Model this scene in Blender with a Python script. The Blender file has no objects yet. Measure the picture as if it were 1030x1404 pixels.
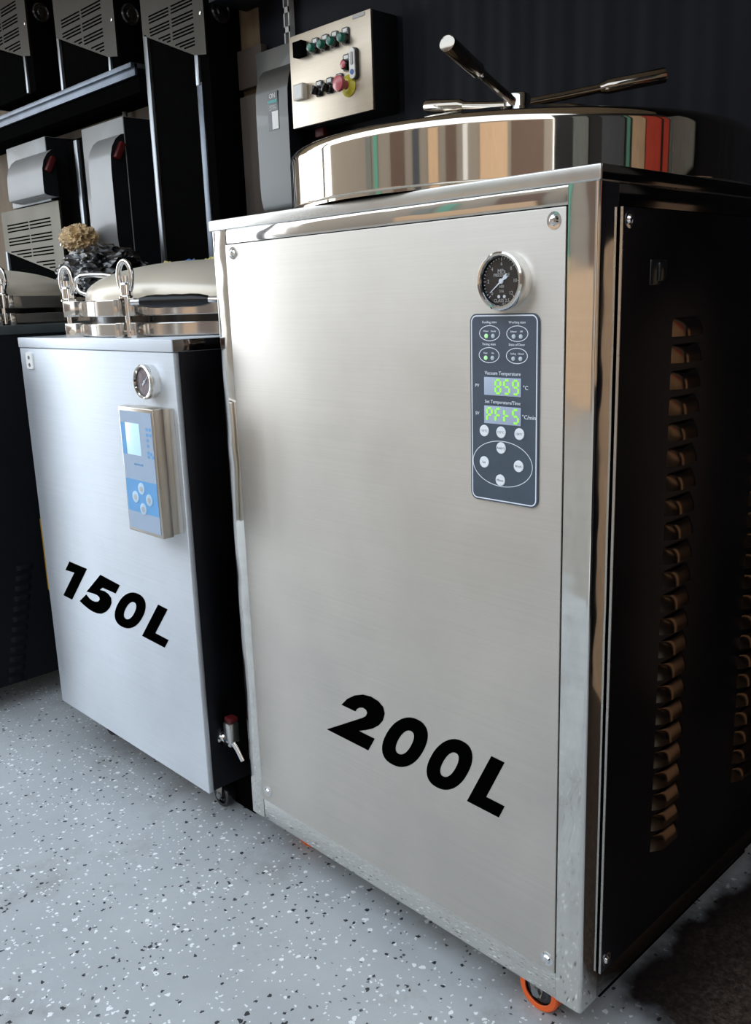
import bpy, bmesh, math, random
from mathutils import Vector, Matrix
random.seed(4)
PI = math.pi
S = bpy.context.scene
COL = S.collection
FLOOR_Z = -0.085
R = math.radians

# ------------------------------------------------------------------ materials
MATS = {}
def nmat(name):
    m = bpy.data.materials.new(name); m.use_nodes = True
    nt = m.node_tree; nt.nodes.clear()
    out = nt.nodes.new('ShaderNodeOutputMaterial'); b = nt.nodes.new('ShaderNodeBsdfPrincipled')
    nt.links.new(b.outputs[0], out.inputs[0])
    MATS[name] = m
    return m, nt, b
def N(nt, t, **k):
    n = nt.nodes.new(t)
    for a, v in k.items():
        if a.startswith('i_'): n.inputs[a[2:].replace('_', ' ')].default_value = v
        else: setattr(n, a, v)
    return n
def L(nt, a, b): nt.links.new(a, b)
def c4(c): return (c[0], c[1], c[2], 1)
def coords(nt, scale=(1, 1, 1)):
    tc = N(nt, 'ShaderNodeTexCoord'); mp = N(nt, 'ShaderNodeMapping')
    mp.inputs['Scale'].default_value = scale
    L(nt, tc.outputs['Object'], mp.inputs[0]); return mp.outputs[0]
def ramp(nt, src, stops):
    r = N(nt, 'ShaderNodeValToRGB'); e = r.color_ramp.elements
    e[0].position, e[0].color = stops[0][0], c4(stops[0][1])
    e[1].position, e[1].color = stops[-1][0], c4(stops[-1][1])
    for p, c in stops[1:-1]:
        x = e.new(p); x.color = c4(c)
    L(nt, src, r.inputs[0]); return r.outputs[0]
def mixc(nt, f, a, b, mode='MIX'):
    m = N(nt, 'ShaderNodeMix', data_type='RGBA', blend_type=mode)
    if isinstance(f, (int, float)): m.inputs[0].default_value = f
    else: L(nt, f, m.inputs[0])
    for k, v in ((6, a), (7, b)):
        if isinstance(v, tuple): m.inputs[k].default_value = c4(v)
        else: L(nt, v, m.inputs[k])
    return m.outputs[2]
def plain(name, col, rough=.5, metal=0., var=.12, scale=18, emit=None, strength=0, coat=0, spec=.5):
    m, nt, b = nmat(name)
    nz = N(nt, 'ShaderNodeTexNoise', i_Scale=scale, i_Detail=4.0); L(nt, coords(nt), nz.inputs[0])
    lo = tuple(c*(1-var) for c in col); hi = tuple(min(1, c*(1+var)) for c in col)
    L(nt, ramp(nt, nz.outputs[0], [(.3, lo), (.7, hi)]), b.inputs['Base Color'])
    b.inputs['Roughness'].default_value = rough; b.inputs['Metallic'].default_value = metal
    b.inputs['Coat Weight'].default_value = coat; b.inputs['Specular IOR Level'].default_value = spec
    if emit:
        b.inputs['Emission Color'].default_value = c4(emit); b.inputs['Emission Strength'].default_value = strength
    return m
def steel(name, col, rough, brush=(1, 1, 1), bump=.0, rvar=.06, wob=0., wobs=5., smudge=.08, aniso=0, metal=1):
    m, nt, b = nmat(name)
    b.inputs['Metallic'].default_value = metal
    if aniso:
        b.inputs['Anisotropic'].default_value = aniso
        tv = N(nt, 'ShaderNodeCombineXYZ'); tv.inputs[2].default_value = 1; L(nt, tv.outputs[0], b.inputs['Tangent'])
    br = N(nt, 'ShaderNodeTexNoise', i_Scale=1.0, i_Detail=3.0, i_Roughness=.7); L(nt, coords(nt, brush), br.inputs[0])
    sm = N(nt, 'ShaderNodeTexNoise', i_Scale=4.0, i_Detail=5.0, i_Roughness=.6); L(nt, coords(nt), sm.inputs[0])
    lo = tuple(c*(1-smudge) for c in col)
    c1 = ramp(nt, sm.outputs[0], [(.35, lo), (.65, col)])
    c2 = ramp(nt, br.outputs[0], [(.3, (.93, .93, .93)), (.7, (1, 1, 1))])
    L(nt, mixc(nt, 1.0, c1, c2, 'MULTIPLY'), b.inputs['Base Color'])
    mr = N(nt, 'ShaderNodeMapRange'); mr.inputs[1].default_value = .3; mr.inputs[2].default_value = .7
    mr.inputs[3].default_value = max(.02, rough-rvar); mr.inputs[4].default_value = rough+rvar
    L(nt, sm.outputs[0], mr.inputs[0]); L(nt, mr.outputs[0], b.inputs['Roughness'])
    if bump or wob:
        prev = None
        if wob:
            w = N(nt, 'ShaderNodeTexNoise', i_Scale=wobs, i_Detail=1.0); L(nt, coords(nt), w.inputs[0])
            bw = N(nt, 'ShaderNodeBump', i_Strength=wob, i_Distance=.02); L(nt, w.outputs[0], bw.inputs['Height']); prev = bw
        if bump:
            bb = N(nt, 'ShaderNodeBump', i_Strength=bump, i_Distance=.0005); L(nt, br.outputs[0], bb.inputs['Height'])
            if prev: L(nt, prev.outputs[0], bb.inputs['Normal'])
            prev = bb
        L(nt, prev.outputs[0], b.inputs['Normal'])
    return m

steel('brushed_panel', (.70, .655, .595), .44, (3, 3, 420), .04, .03, .05, 2.2, aniso=.7)
steel('brushed_cool', (.76, .80, .85), .54, (3, 3, 420), .03, .03, .06, 2.5, aniso=.8, metal=.8)
steel('brushed_top', (.72, .71, .68), .28, (4, 4, 300), .04)
steel('polished', (.78, .75, .70), .07, (2, 2, 60), .0, .03, .12, 9.)
steel('polished_bright', (.82, .80, .76), .06, (2, 2, 40), 0, .03, .03, 6.)
steel('polished_lid', (.74, .66, .56), .05, (20, 20, .6), .03, .03, .03, 4.)
steel('chrome', (.85, .85, .85), .06)
steel('shaded_side', (.050, .050, .062), .34, (2, 260, 2), .03)  # same steel darkened in its base colour for the shaded sides
steel('shaded_polished', (.17, .15, .14), .12)  # polished steel darkened in its base colour for shaded right-hand parts
steel('dark_chrome', (.40, .36, .31), .11)
steel('warm_tint_dome', (.80, .72, .59), .32, (3, 3, 3), 0, .05, metal=.35)  # cream base colour paints the wooden ceiling's reflection in the steel
steel('louvre_steel', (.24, .17, .12), .20)
steel('band_steel', (.66, .61, .55), .12, (4, 4, 80), .02, .04, .05, 10., metal=.8)
steel('shaded_side_deep', (.022, .022, .026), .36, (2, 260, 2), .03)  # deeper darkened steel, shade of the middle cabinet's side in the colour
plain('grey_teal_paint', (.050, .060, .062), .5, spec=.25)
plain('black_teal', (.0045, .0055, .007), .6, spec=.12)
steel('galvanised', (.20, .225, .265), .42, (30, 30, 30), .1, .1, 0, 1, .6)
steel('vent_steel_dimmed', (.042, .038, .031), .45, (3, 3, 200), .03)  # dimness of the upper wall is put into the base colour
steel('vent_steel_light', (.095, .086, .068), .45, (3, 3, 200), .03)  # lighter copy for the less dim low housing
steel('strip_steel', (.30, .32, .34), .38)
steel('control_steel', (.68, .60, .49), .45, (3, 3, 120), .02, .06, .0, 1, .18)
steel('bezel_steel', (.62, .57, .50), .30)
plain('switchbox_paint', (.20, .207, .21), .40, 0, .05, 6, coat=.12)
plain('switchbox_dim', (.075, .076, .070), .32, .2, .06, 6, coat=.3)
plain('dark_paint', (.008, .009, .011), .5, spec=.12)
plain('black_gloss', (.008, .008, .009), .22, coat=.2)
plain('black_matte', (.003, .003, .003), .9, spec=.0)
plain('black_ink', (.001, .001, .001), 1, spec=0)
plain('navy', (.0035, .0038, .0065), .6, 0, .4, 3, spec=.12)
plain('orange_rubber', (.80, .12, .015), .42, 0, .08)
plain('red_plastic', (.42, .02, .02), .35)
plain('dull_red', (.075, .005, .006), .45, spec=.3)
plain('pink_red', (.55, .11, .13), .3, coat=.4)
plain('green_plastic', (.01, .14, .095), .3, coat=.4)
plain('yellow_plastic', (.55, .48, .03), .4)
plain('amber_label', (.62, .33, .01), .5)
plain('white_print', (.78, .82, .88), .5, 0, .03)
plain('white_label', (.82, .82, .80), .45, 0, .03)
plain('grey_label', (.45, .45, .44), .5)
plain('pale_case', (.62, .58, .50), .4)
plain('button_white', (.80, .83, .86), .35, 0, .03)
plain('button_ink', (.18, .20, .22), .6)
plain('panel_slate', (.052, .072, .100), .42, 0, .10, 30, coat=.25)
plain('panel_edge', (.022, .027, .036), .4)
plain('lcd_pale', (.34, .40, .50), .3, 0, .03, emit=(.55, .68, .9), strength=.10)
plain('lcd_off', (.50, .58, .66), .4, 0, .03)
plain('led_green', (.10, .30, .02), .5, 0, .03, emit=(.36, 1., .06), strength=.85)
plain('led_dim', (.30, .46, .30), .4, 0, .03, emit=(.45, .95, .35), strength=.55)
plain('led_off', (.50, .56, .62), .35)
plain('membrane_grey', (.33, .42, .55), .32, 0, .04, coat=.2)
plain('membrane_blue', (.10, .34, .66), .32, 0, .04, coat=.2)
plain('membrane_button', (.45, .62, .78), .3, coat=.3)
plain('screen_cyan', (.58, .82, .90), .25, 0, .03, emit=(.55, .85, .95), strength=.22)
plain('gauge_black', (.010, .010, .012), .35, coat=.5)
plain('gauge_pale', (.30, .24, .26), .2, 0, .4, 40, coat=.6)
plain('blue_sticker', (.03, .12, .42), .4)
plain('teal_print', (.04, .30, .30), .4)
plain('board_brown', (.045, .031, .023), .7, 0, .25, 9)
plain('black_plastic', (.005, .005, .006), .25, coat=.1, spec=.35)
plain('crumpled', (.55, .40, .22), .7, 0, .35, 60)
plain('wrapper_yellow', (.55, .50, .16), .5, 0, .35, 60)
plain('wrapper_blue', (.05, .16, .42), .5, 0, .25, 60)
ply_late = 1
plain('wall_dark', (.014, .013, .014), .8, 0, .4, 2)

def glass_mat():
    m, nt, b = nmat('gauge_glass')
    b.inputs['Base Color'].default_value = (1, 1, 1, 1); b.inputs['Roughness'].default_value = .02
    b.inputs['Transmission Weight'].default_value = 1; b.inputs['IOR'].default_value = 1.15
    return m
glass_mat()

def floor_mat():
    m, nt, b = nmat('epoxy_flake')
    co = coords(nt)
    nz = N(nt, 'ShaderNodeTexNoise', i_Scale=110.0, i_Detail=3.0); L(nt, co, nz.inputs[0])
    off = N(nt, 'ShaderNodeVectorMath', operation='SCALE'); off.inputs['Scale'].default_value = .013
    L(nt, nz.outputs['Color'], off.inputs[0])
    wc = N(nt, 'ShaderNodeVectorMath', operation='ADD'); L(nt, co, wc.inputs[0]); L(nt, off.outputs[0], wc.inputs[1])
    def layer(scale, chan, thr, size):
        v = N(nt, 'ShaderNodeTexVoronoi', i_Scale=scale); L(nt, wc.outputs[0], v.inputs['Vector'])
        sp = N(nt, 'ShaderNodeSeparateColor'); L(nt, v.outputs['Color'], sp.inputs[0])
        a = N(nt, 'ShaderNodeMath', operation='GREATER_THAN'); L(nt, sp.outputs[chan], a.inputs[0]); a.inputs[1].default_value = thr
        d = N(nt, 'ShaderNodeMath', operation='LESS_THAN'); L(nt, v.outputs['Distance'], d.inputs[0]); d.inputs[1].default_value = size
        p = N(nt, 'ShaderNodeMath', operation='MULTIPLY'); L(nt, a.outputs[0], p.inputs[0]); L(nt, d.outputs[0], p.inputs[1])
        return p.outputs[0]
    big = N(nt, 'ShaderNodeTexNoise', i_Scale=2.2, i_Detail=6.0, i_Roughness=.65); L(nt, co, big.inputs[0])
    fine = N(nt, 'ShaderNodeTexNoise', i_Scale=300.0, i_Detail=3.0); L(nt, co, fine.inputs[0])
    c = ramp(nt, big.outputs[0], [(.3, (.36, .375, .38)), (.7, (.46, .475, .475))])
    c = mixc(nt, .12, c, fine.outputs['Color'], 'SOFT_LIGHT')
    # tyre and rust stains
    st = N(nt, 'ShaderNodeTexNoise', i_Scale=3.3, i_Detail=8.0, i_Roughness=.7); L(nt, co, st.inputs[0])
    sf = ramp(nt, st.outputs[0], [(.53, (0, 0, 0)), (.72, (.55, .55, .55))])
    c = mixc(nt, sf, c, (.15, .12, .095))
    c = mixc(nt, layer(66, 0, .86, .30), c, (.80, .81, .80))
    c = mixc(nt, layer(120, 1, .83, .32), c, (.74, .76, .76))
    c = mixc(nt, layer(75, 2, .94, .30), c, (.03, .032, .036))
    c = mixc(nt, layer(135, 0, .955, .36), c, (.07, .074, .08))
    # worn brown patch of bare ground beside the large cabinet, contact shadow painted in
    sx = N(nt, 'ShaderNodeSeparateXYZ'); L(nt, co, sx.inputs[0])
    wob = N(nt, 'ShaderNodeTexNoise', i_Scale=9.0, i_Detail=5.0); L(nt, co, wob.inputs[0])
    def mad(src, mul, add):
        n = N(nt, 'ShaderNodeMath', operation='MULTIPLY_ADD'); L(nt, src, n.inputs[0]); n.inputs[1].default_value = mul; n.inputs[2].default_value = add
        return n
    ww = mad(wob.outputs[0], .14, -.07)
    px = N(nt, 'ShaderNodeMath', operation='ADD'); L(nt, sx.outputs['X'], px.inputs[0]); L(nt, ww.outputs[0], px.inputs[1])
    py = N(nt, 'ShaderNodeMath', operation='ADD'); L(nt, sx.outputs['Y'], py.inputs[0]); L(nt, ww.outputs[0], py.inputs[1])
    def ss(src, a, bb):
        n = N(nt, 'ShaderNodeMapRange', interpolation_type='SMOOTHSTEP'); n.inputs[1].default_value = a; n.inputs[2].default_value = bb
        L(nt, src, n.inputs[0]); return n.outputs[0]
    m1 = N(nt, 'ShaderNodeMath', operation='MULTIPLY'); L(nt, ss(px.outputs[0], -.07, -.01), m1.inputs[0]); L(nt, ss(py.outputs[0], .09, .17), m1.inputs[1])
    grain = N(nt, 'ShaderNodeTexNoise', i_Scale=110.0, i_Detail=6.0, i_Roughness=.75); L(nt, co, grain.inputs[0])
    dirt_shade = ramp(nt, grain.outputs[0], [(.35, (.020, .014, .011)), (.5, (.06, .042, .032)), (.68, (.13, .10, .08))])
    dirt_shade = mixc(nt, ss(px.outputs[0], -.02, .16), mixc(nt, .85, dirt_shade, (.006, .005, .005)), dirt_shade)  # near-black mix paints the contact shadow along the cabinet edge
    c = mixc(nt, m1.outputs[0], c, dirt_shade)
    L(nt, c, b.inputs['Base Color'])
    b.inputs['Roughness'].default_value = .42; b.inputs['Specular IOR Level'].default_value = .35
    bp = N(nt, 'ShaderNodeBump', i_Strength=.25, i_Distance=.002); L(nt, st.outputs[0], bp.inputs['Height']); L(nt, bp.outputs[0], b.inputs['Normal'])
floor_mat()

def ply_mat(name, a, bcol, rough=.7):
    m, nt, b = nmat(name)
    w = N(nt, 'ShaderNodeTexNoise', i_Scale=1.0, i_Detail=6.0, i_Roughness=.65, i_Distortion=1.2); L(nt, coords(nt, (14, 14, 1.6)), w.inputs[0])
    bl = N(nt, 'ShaderNodeTexNoise', i_Scale=2.0, i_Detail=3.0); L(nt, coords(nt), bl.inputs[0])
    c = ramp(nt, w.outputs[0], [(.3, a), (.7, bcol)])
    c = mixc(nt, ramp(nt, bl.outputs[0], [(.35, (0, 0, 0)), (.7, (.6, .6, .6))]), c, tuple(x*.45 for x in a))
    L(nt, c, b.inputs['Base Color']); b.inputs['Roughness'].default_value = rough
ply_mat('plywood', (.095, .060, .030), (.17, .115, .062))
ply_mat('ceiling_wood', (.40, .30, .19), (.55, .44, .30))
ply_mat('plywood_grey', (.06, .048, .040), (.12, .10, .085))
def brick_mat():
    m, nt, b = nmat('street_brick')
    t = N(nt, 'ShaderNodeTexBrick', i_Scale=4.0); t.inputs['Color1'].default_value = (.20, .135, .10, 1); t.inputs['Color2'].default_value = (.16, .105, .08, 1)
    t.inputs['Mortar'].default_value = (.28, .24, .20, 1)
    L(nt, coords(nt, (1, 1, 1)), t.inputs['Vector']); L(nt, t.outputs[0], b.inputs['Base Color']); b.inputs['Roughness'].default_value = .9
brick_mat()
plain('pavement', (.29, .265, .23), .85, 0, .1, 3)
plain('street_green', (.10, .30, .22), .6)
plain('street_slate', (.05, .055, .065), .6)
plain('street_sage', (.16, .17, .155), .6)
plain('street_brown', (.13, .08, .06), .8)
plain('street_red', (.62, .06, .03), .6)
plain('street_white', (.75, .74, .70), .7)
plain('street_dark', (.035, .03, .03), .6)
plain('street_tan', (.60, .40, .25), .8)

# ------------------------------------------------------------------ mesh builder
class MB:
    def __init__(self): self.bm = bmesh.new()
    def _add(self, tmp, M=None):
        if M is not None: bmesh.ops.transform(tmp, matrix=M, verts=tmp.verts)
        me = bpy.data.meshes.new('tmp'); tmp.to_mesh(me); tmp.free()
        self.bm.from_mesh(me); bpy.data.meshes.remove(me); return self
    def box(self, x0, x1, y0, y1, z0, z1, bev=0, seg=2, M=None):
        t = bmesh.new(); bmesh.ops.create_cube(t, size=1)
        for v in t.verts:
            v.co = Vector(((x0+x1)/2+v.co.x*(x1-x0), (y0+y1)/2+v.co.y*(y1-y0), (z0+z1)/2+v.co.z*(z1-z0)))
        if bev: bmesh.ops.bevel(t, geom=t.edges[:]+t.verts[:], offset=bev, segments=seg, affect='EDGES', profile=.5)
        return self._add(t, M)
    def lathe(self, prof, axis_M, seg=64, cap=True):
        """prof: list of (r, h) along local z"""
        t = bmesh.new(); rings = []
        for r, h in prof:
            if r < 1e-6: rings.append([t.verts.new((0, 0, h))])
            else: rings.append([t.verts.new((r*math.cos(2*PI*i/seg), r*math.sin(2*PI*i/seg), h)) for i in range(seg)])
        for a, b in zip(rings, rings[1:]):
            for i in range(seg):
                j = (i+1) % seg
                if len(a) == 1 and len(b) == 1: continue
                if len(a) == 1: t.faces.new((a[0], b[i], b[j]))
                elif len(b) == 1: t.faces.new((a[i], a[j], b[0]))
                else: t.faces.new((a[i], a[j], b[j], b[i]))
        if cap:
            for q in (rings[0], rings[-1]):
                if len(q) > 1: t.faces.new(q)
        bmesh.ops.recalc_face_normals(t, faces=t.faces[:])
        return self._add(t, axis_M)
    def tube(self, pts, rad, seg=12, closed=False):
        pts = [Vector(p) for p in pts]; n = len(pts)
        rads = rad if isinstance(rad, (list, tuple)) else [rad]*n
        t = bmesh.new(); rings = []; ref = None
        for i, p in enumerate(pts):
            if closed: d = (pts[(i+1) % n]-pts[i-1]).normalized()
            else: d = ((pts[min(i+1, n-1)]-p).normalized()+(p-pts[max(i-1, 0)]).normalized()).normalized()
            if ref is None: ref = d.orthogonal().normalized()
            u = (ref-d*ref.dot(d)).normalized(); ref = u; w = d.cross(u)
            rings.append([t.verts.new(p+(u*math.cos(2*PI*k/seg)+w*math.sin(2*PI*k/seg))*rads[i]) for k in range(seg)])
        pairs = list(zip(rings, rings[1:]))+([(rings[-1], rings[0])] if closed else [])
        for a, b in pairs:
            for k in range(seg): t.faces.new((a[k], a[(k+1) % seg], b[(k+1) % seg], b[k]))
        if not closed: t.faces.new(rings[0]); t.faces.new(rings[-1])
        bmesh.ops.recalc_face_normals(t, faces=t.faces[:])
        return self._add(t)
    def prism(self, poly, M, h):
        """poly 2D outline in local xy, extruded along local z by h"""
        t = bmesh.new()
        a = [t.verts.new((x, y, 0)) for x, y in poly]; b = [t.verts.new((x, y, h)) for x, y in poly]
        t.faces.new(a); t.faces.new(b); n = len(a)
        for i in range(n): t.faces.new((a[i], a[(i+1) % n], b[(i+1) % n], b[i]))
        bmesh.ops.recalc_face_normals(t, faces=t.faces[:])
        bmesh.ops.triangulate(t, faces=[f for f in t.faces if len(f.verts) > 4])
        return self._add(t, M)
    def ringprism(self, outer, inner, M, h):
        t = bmesh.new(); n = len(outer)
        V = [[t.verts.new((x, y, z)) for x, y in p] for p in (outer, inner) for z in (0, h)]
        o0, o1, i0, i1 = V
        for i in range(n):
            j = (i+1) % n
            for a, b in ((o0, o1), (o1, i1), (i1, i0), (i0, o0)): t.faces.new((a[i], a[j], b[j], b[i]))
        bmesh.ops.recalc_face_normals(t, faces=t.faces[:])
        return self._add(t, M)
    def ball(self, c, r, sub=2, sc=(1, 1, 1)):
        t = bmesh.new(); bmesh.ops.create_icosphere(t, subdivisions=sub, radius=r)
        return self._add(t, Matrix.Translation(c) @ Matrix.Diagonal((*sc, 1)))
    def raw(self, verts, faces):
        t = bmesh.new(); vs = [t.verts.new(v) for v in verts]
        for f in faces: t.faces.new([vs[i] for i in f])
        bmesh.ops.recalc_face_normals(t, faces=t.faces[:])
        return self._add(t)
    def build(self, name, mat, parent=None, smooth=35, label=None, kind=None):
        me = bpy.data.meshes.new(name); self.bm.to_mesh(me); self.bm.free()
        o = bpy.data.objects.new(name, me); COL.objects.link(o)
        me.materials.append(MATS[mat])
        if smooth:
            for p in me.polygons: p.use_smooth = True
            me.set_sharp_from_angle(angle=R(smooth))
        if parent: adopt(o, parent)
        if label: o['label'] = label
        if kind: o['kind'] = kind
        return o
WORLD = {}
def adopt(o, parent):
    o.parent = parent
    o.matrix_parent_inverse = Matrix.Translation(-Vector(WORLD.get(parent.name, (0, 0, 0))))
def thing(name, label, cat, loc, group=None):
    o = bpy.data.objects.new(name, None); COL.objects.link(o); o.location = loc; WORLD[o.name] = loc
    o.empty_display_size = .05
    return tag(o, label, cat, group)
def tag(o, label, cat, group=None):
    o['label'] = label; o['category'] = cat
    if group: o['group'] = group
    return o
def struct(o): o['kind'] = 'structure'; return o

def front_M(x, y, z):
    """local xy -> world xz, local z -> world -y (towards the viewer's side)"""
    return Matrix(((1, 0, 0, x), (0, 0, -1, y), (0, 1, 0, z), (0, 0, 0, 1)))
def side_M(x, y, z):
    """local x -> world y, local y -> world z, local z -> world +x"""
    return Matrix(((0, 0, 1, x), (1, 0, 0, y), (0, 1, 0, z), (0, 0, 0, 1)))
def T(x, y, z): return Matrix.Translation((x, y, z))
def rrect(w, h, r, k=6, x=0, y=0):
    p = []
    for cx, cy, a0 in ((w/2-r, h/2-r, 0), (-w/2+r, h/2-r, 90), (-w/2+r, -h/2+r, 180), (w/2-r, -h/2+r, 270)):
        for i in range(k+1):
            a = R(a0+90*i/k); p.append((x+cx+r*math.cos(a), y+cy+r*math.sin(a)))
    return p
def ell(a, b, n=40, x=0, y=0): return [(x+a*math.cos(2*PI*i/n), y+b*math.sin(2*PI*i/n)) for i in range(n)]
def text_part(name, lines, y, mat, parent, extrude=.0002):
    """lines: (string, x, z, height) lettering lying on a front face at depth y, centred; one mesh"""
    mb = MB(); dg = bpy.context.evaluated_depsgraph_get()
    for s, x, z, h in lines:
        cu = bpy.data.curves.new('lettering', 'FONT'); cu.body = s; cu.size = h*1.35; cu.align_x = 'CENTER'; cu.align_y = 'CENTER'
        cu.extrude = extrude; cu.resolution_u = 2
        o = bpy.data.objects.new('lettering', cu); COL.objects.link(o)
        dg.update(); me = bpy.data.meshes.new_from_object(o.evaluated_get(dg))
        me.transform(front_M(x, y, z)); mb.bm.from_mesh(me)
        bpy.data.objects.remove(o); bpy.data.curves.remove(cu); bpy.data.meshes.remove(me)
    return mb.build(name, mat, parent, smooth=0)

SEG = {'a': (0, 1, 1), 'g': (0, 1, .5), 'd': (0, 1, 0), 'f': 'lu', 'e': 'll', 'b': 'ru', 'c': 'rl'}
def seven(mb, on, x, z, w, h, y, t):
    def bar(x0, x1, z0, z1): mb.box(x0, x1, y-.0006, y, z0, z1)
    for s in on:
        if s in 'agd':
            zc = z+h*SEG[s][2]; bar(x+t*.6, x+w-t*.6, zc-t/2, zc+t/2)
        else:
            xc = x if SEG[s][0] == 'l' else x+w; z0 = z+h/2 if SEG[s][1] == 'u' else z
            bar(xc-t/2, xc+t/2, z0+t*.6, z0+h/2-t*.6)

# big glyphs of the capacity marking, unit = cap height
G2 = [(0, 0), (.93, 0), (.93, .283), (.58, .283), (.70, .37), (.80, .46), (.87, .57), (.895, .70), (.86, .84), (.77, .945), (.63, 1.01), (.46, 1.03),
      (.30, 1.0), (.16, .91), (.065, .78), (.02, .617), (.329, .619), (.335, .68), (.375, .735), (.43, .757), (.50, .745), (.55, .70), (.555, .63), (.515, .564)]
G1 = [(0, 0), (.30, 0), (.30, 1.0), (-.27, .97), (-.27, .70), (.01, .745)]
G5 = [(.73, 1.02), (1.37, 1.0), (1.37, .74), (.95, .72), (.91, .63), (1.05, .66), (1.18, .64), (1.31, .57), (1.385, .45), (1.40, .30), (1.36, .15), (1.27, .03), (1.15, -.02),
      (1.0, -.035), (.85, -.02), (.68, .02), (.52, .07), (.61, .335), (.75, .27), (.85, .25), (.94, .26), (1.02, .31), (1.035, .38), (.99, .435), (.9, .46), (.79, .45), (.68, .43), (.58, .41)]
GL = [(0, 0), (.72, 0), (.72, .25), (.30, .25), (.30, 1), (0, 1)]
def sup(a, b, x, y, n=40, e=2.25):
    p = []
    for i in range(n):
        t = 2*PI*i/n; c, s = math.cos(t), math.sin(t)
        p.append((x+a*math.copysign(abs(c)**(2/e), c), y+b*math.copysign(abs(s)**(2/e), s)))
    return p
def marking(name, glyphs, xf, y, parent, label):
    mb = MB(); M = front_M(0, y, 0)
    for g in glyphs:
        if g[0] == 'O':
            mb.ringprism([xf(*q) for q in sup(.40, .525, g[1], .49)], [xf(*q) for q in sup(.138, .265, g[1], .49)], M, .0004)
        else: mb.prism([xf(u+g[1], v) for u, v in g[0]], M, .0004)
    return mb.build(name, 'black_ink', parent, smooth=0, label=label)

def screw(x, y, z, parent, front=True, r=.0065):
    M = front_M(x, y, z) if front else side_M(x, y, z)
    mb = MB(); mb.lathe([(r*1.7, 0), (r*1.7, .0008), (r*1.1, .001), (r, .002), (r*.8, .0038), (r*.35, .0046), (0, .0047)], M, 20, cap=False)
    return mb.build('screw', 'chrome', parent)
def caster(x, y, parent, tyre, hubm, r=.038, w=.024, top=0.0):
    zc = FLOOR_Z+r
    M = front_M(x, y, zc)
    f = MB()
    f.box(x-.028, x+.028, y-.024, y+.024, top-.006, top, .001)
    for s in (-1, 1):
        poly = [(-.020, top-.004-zc), (.020, top-.004-zc), (.009, -.008), (-.009, -.008)]
        f.prism(poly, front_M(x, y+s*(w/2+.0035)+.001, zc), .002)
    c = f.build('caster_fork', 'dark_chrome', parent)
    a = MB().lathe([(r*.68, -w/2+.001), (r*.70, -w/2), (r*.93, -w/2), (r, -w/2+.003), (r, w/2-.003), (r*.93, w/2), (r*.70, w/2), (r*.68, w/2-.001)], M, 40, cap=False)
    wl = a.build('wheel', tyre, c)
    b = MB().lathe([(r*.69, -w/2+.002), (r*.69, w/2-.004), (r*.5, w/2-.003), (r*.42, w/2-.005), (0, w/2-.005)], M, 32)
    b.build('wheel_hub', hubm, c)
    d = MB().lathe([(.0, -w/2-.005), (.007, -w/2-.005), (.007, w/2+.005), (.0085, w/2+.005), (.0085, w/2+.008), (0, w/2+.009)], M, 6, cap=False)
    d.build('axle_bolt', 'strip_steel', c)
    return c

# ================================================================== large cabinet (200 litres)
W, H, D = .829, 1.2, .745
big = thing('autoclave', 'large polished steel autoclave cabinet with round drum lid, marked 200L, on orange casters', 'autoclave', (-W/2, D/2, 0))
MB().box(-W+.012, -.012, .012, D-.012, .010, H-.004).build('cabinet_body', 'black_matte', big)
def post(sx, sy, label=None):
    """L-shaped corner post folded from sheet, outer corner at (0 or -W, 0 or D)"""
    w, t, r = .0446, .011, .006
    o = []
    for i in range(5):
        a = R(180+90*i/4); o.append((r+r*math.cos(a), r+r*math.sin(a)))
    poly = o+[(w, 0), (w, t), (t, t), (t, w), (0, w)]
    X0 = 0 if sx > 0 else -W; Y0 = 0 if sy > 0 else D
    M = Matrix(((-1 if sx > 0 else 1, 0, 0, X0), (0, 1 if sy > 0 else -1, 0, Y0), (0, 0, 1, 0), (0, 0, 0, 1)))
    mb = MB().prism(poly, M, H)
    bmesh.ops.recalc_face_normals(mb.bm, faces=mb.bm.faces[:])
    return mb.build('corner_post', 'polished', big, smooth=40)
for sx in (1, -1):
    for sy in (1, -1): post(sx, sy)
MB().box(-W+.0452, -.0452, 0.0005, .014, 0, .0455, .0012).build('bottom_rail', 'polished', big)
MB().box(-W+.0452, -.0452, 0.0005, .014, 1.1755, H, .0012).build('top_rail', 'polished', big)
MB().box(-.014, -.0005, .0452, D-.0452, 0, .0455, .0012).build('bottom_rail', 'shaded_polished', big)
MB().box(-.014, -.0005, .0452, D-.0452, 1.1725, H, .0012).build('top_rail', 'shaded_polished', big)
MB().box(-W+.0005, -W+.014, .0452, D-.0452, 0, H, .0012).build('left_panel', 'shaded_side', big)
MB().box(-W+.0452, -.0452, D-.014, D-.0005, 0, H, .0012).build('back_panel', 'shaded_side', big)
fp = MB().box(-.7845, -.0462, -.0025, .010, .0470, 1.1740, .0018, 3).build('front_panel', 'brushed_panel', big)
for x, z in ((-.7615, 1.1582), (-.0636, 1.1583), (-.7633, .0722), (-.0594, .0659)): screw(x, -.0025, z, fp)
sp = MB().box(.003, .006, .0465, .6985, .047, 1.171, .0004).build('side_panel', 'shaded_side', big)
MB().box(.0026, .0062, .0451, .0468, .047, 1.171).build('folded_edge', 'brushed_top', sp)
for y, z in ((.0615, 1.156), (.0615, .0645), (.683, 1.156), (.683, .0645)): screw(.006, y, z, sp, False)
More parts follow.
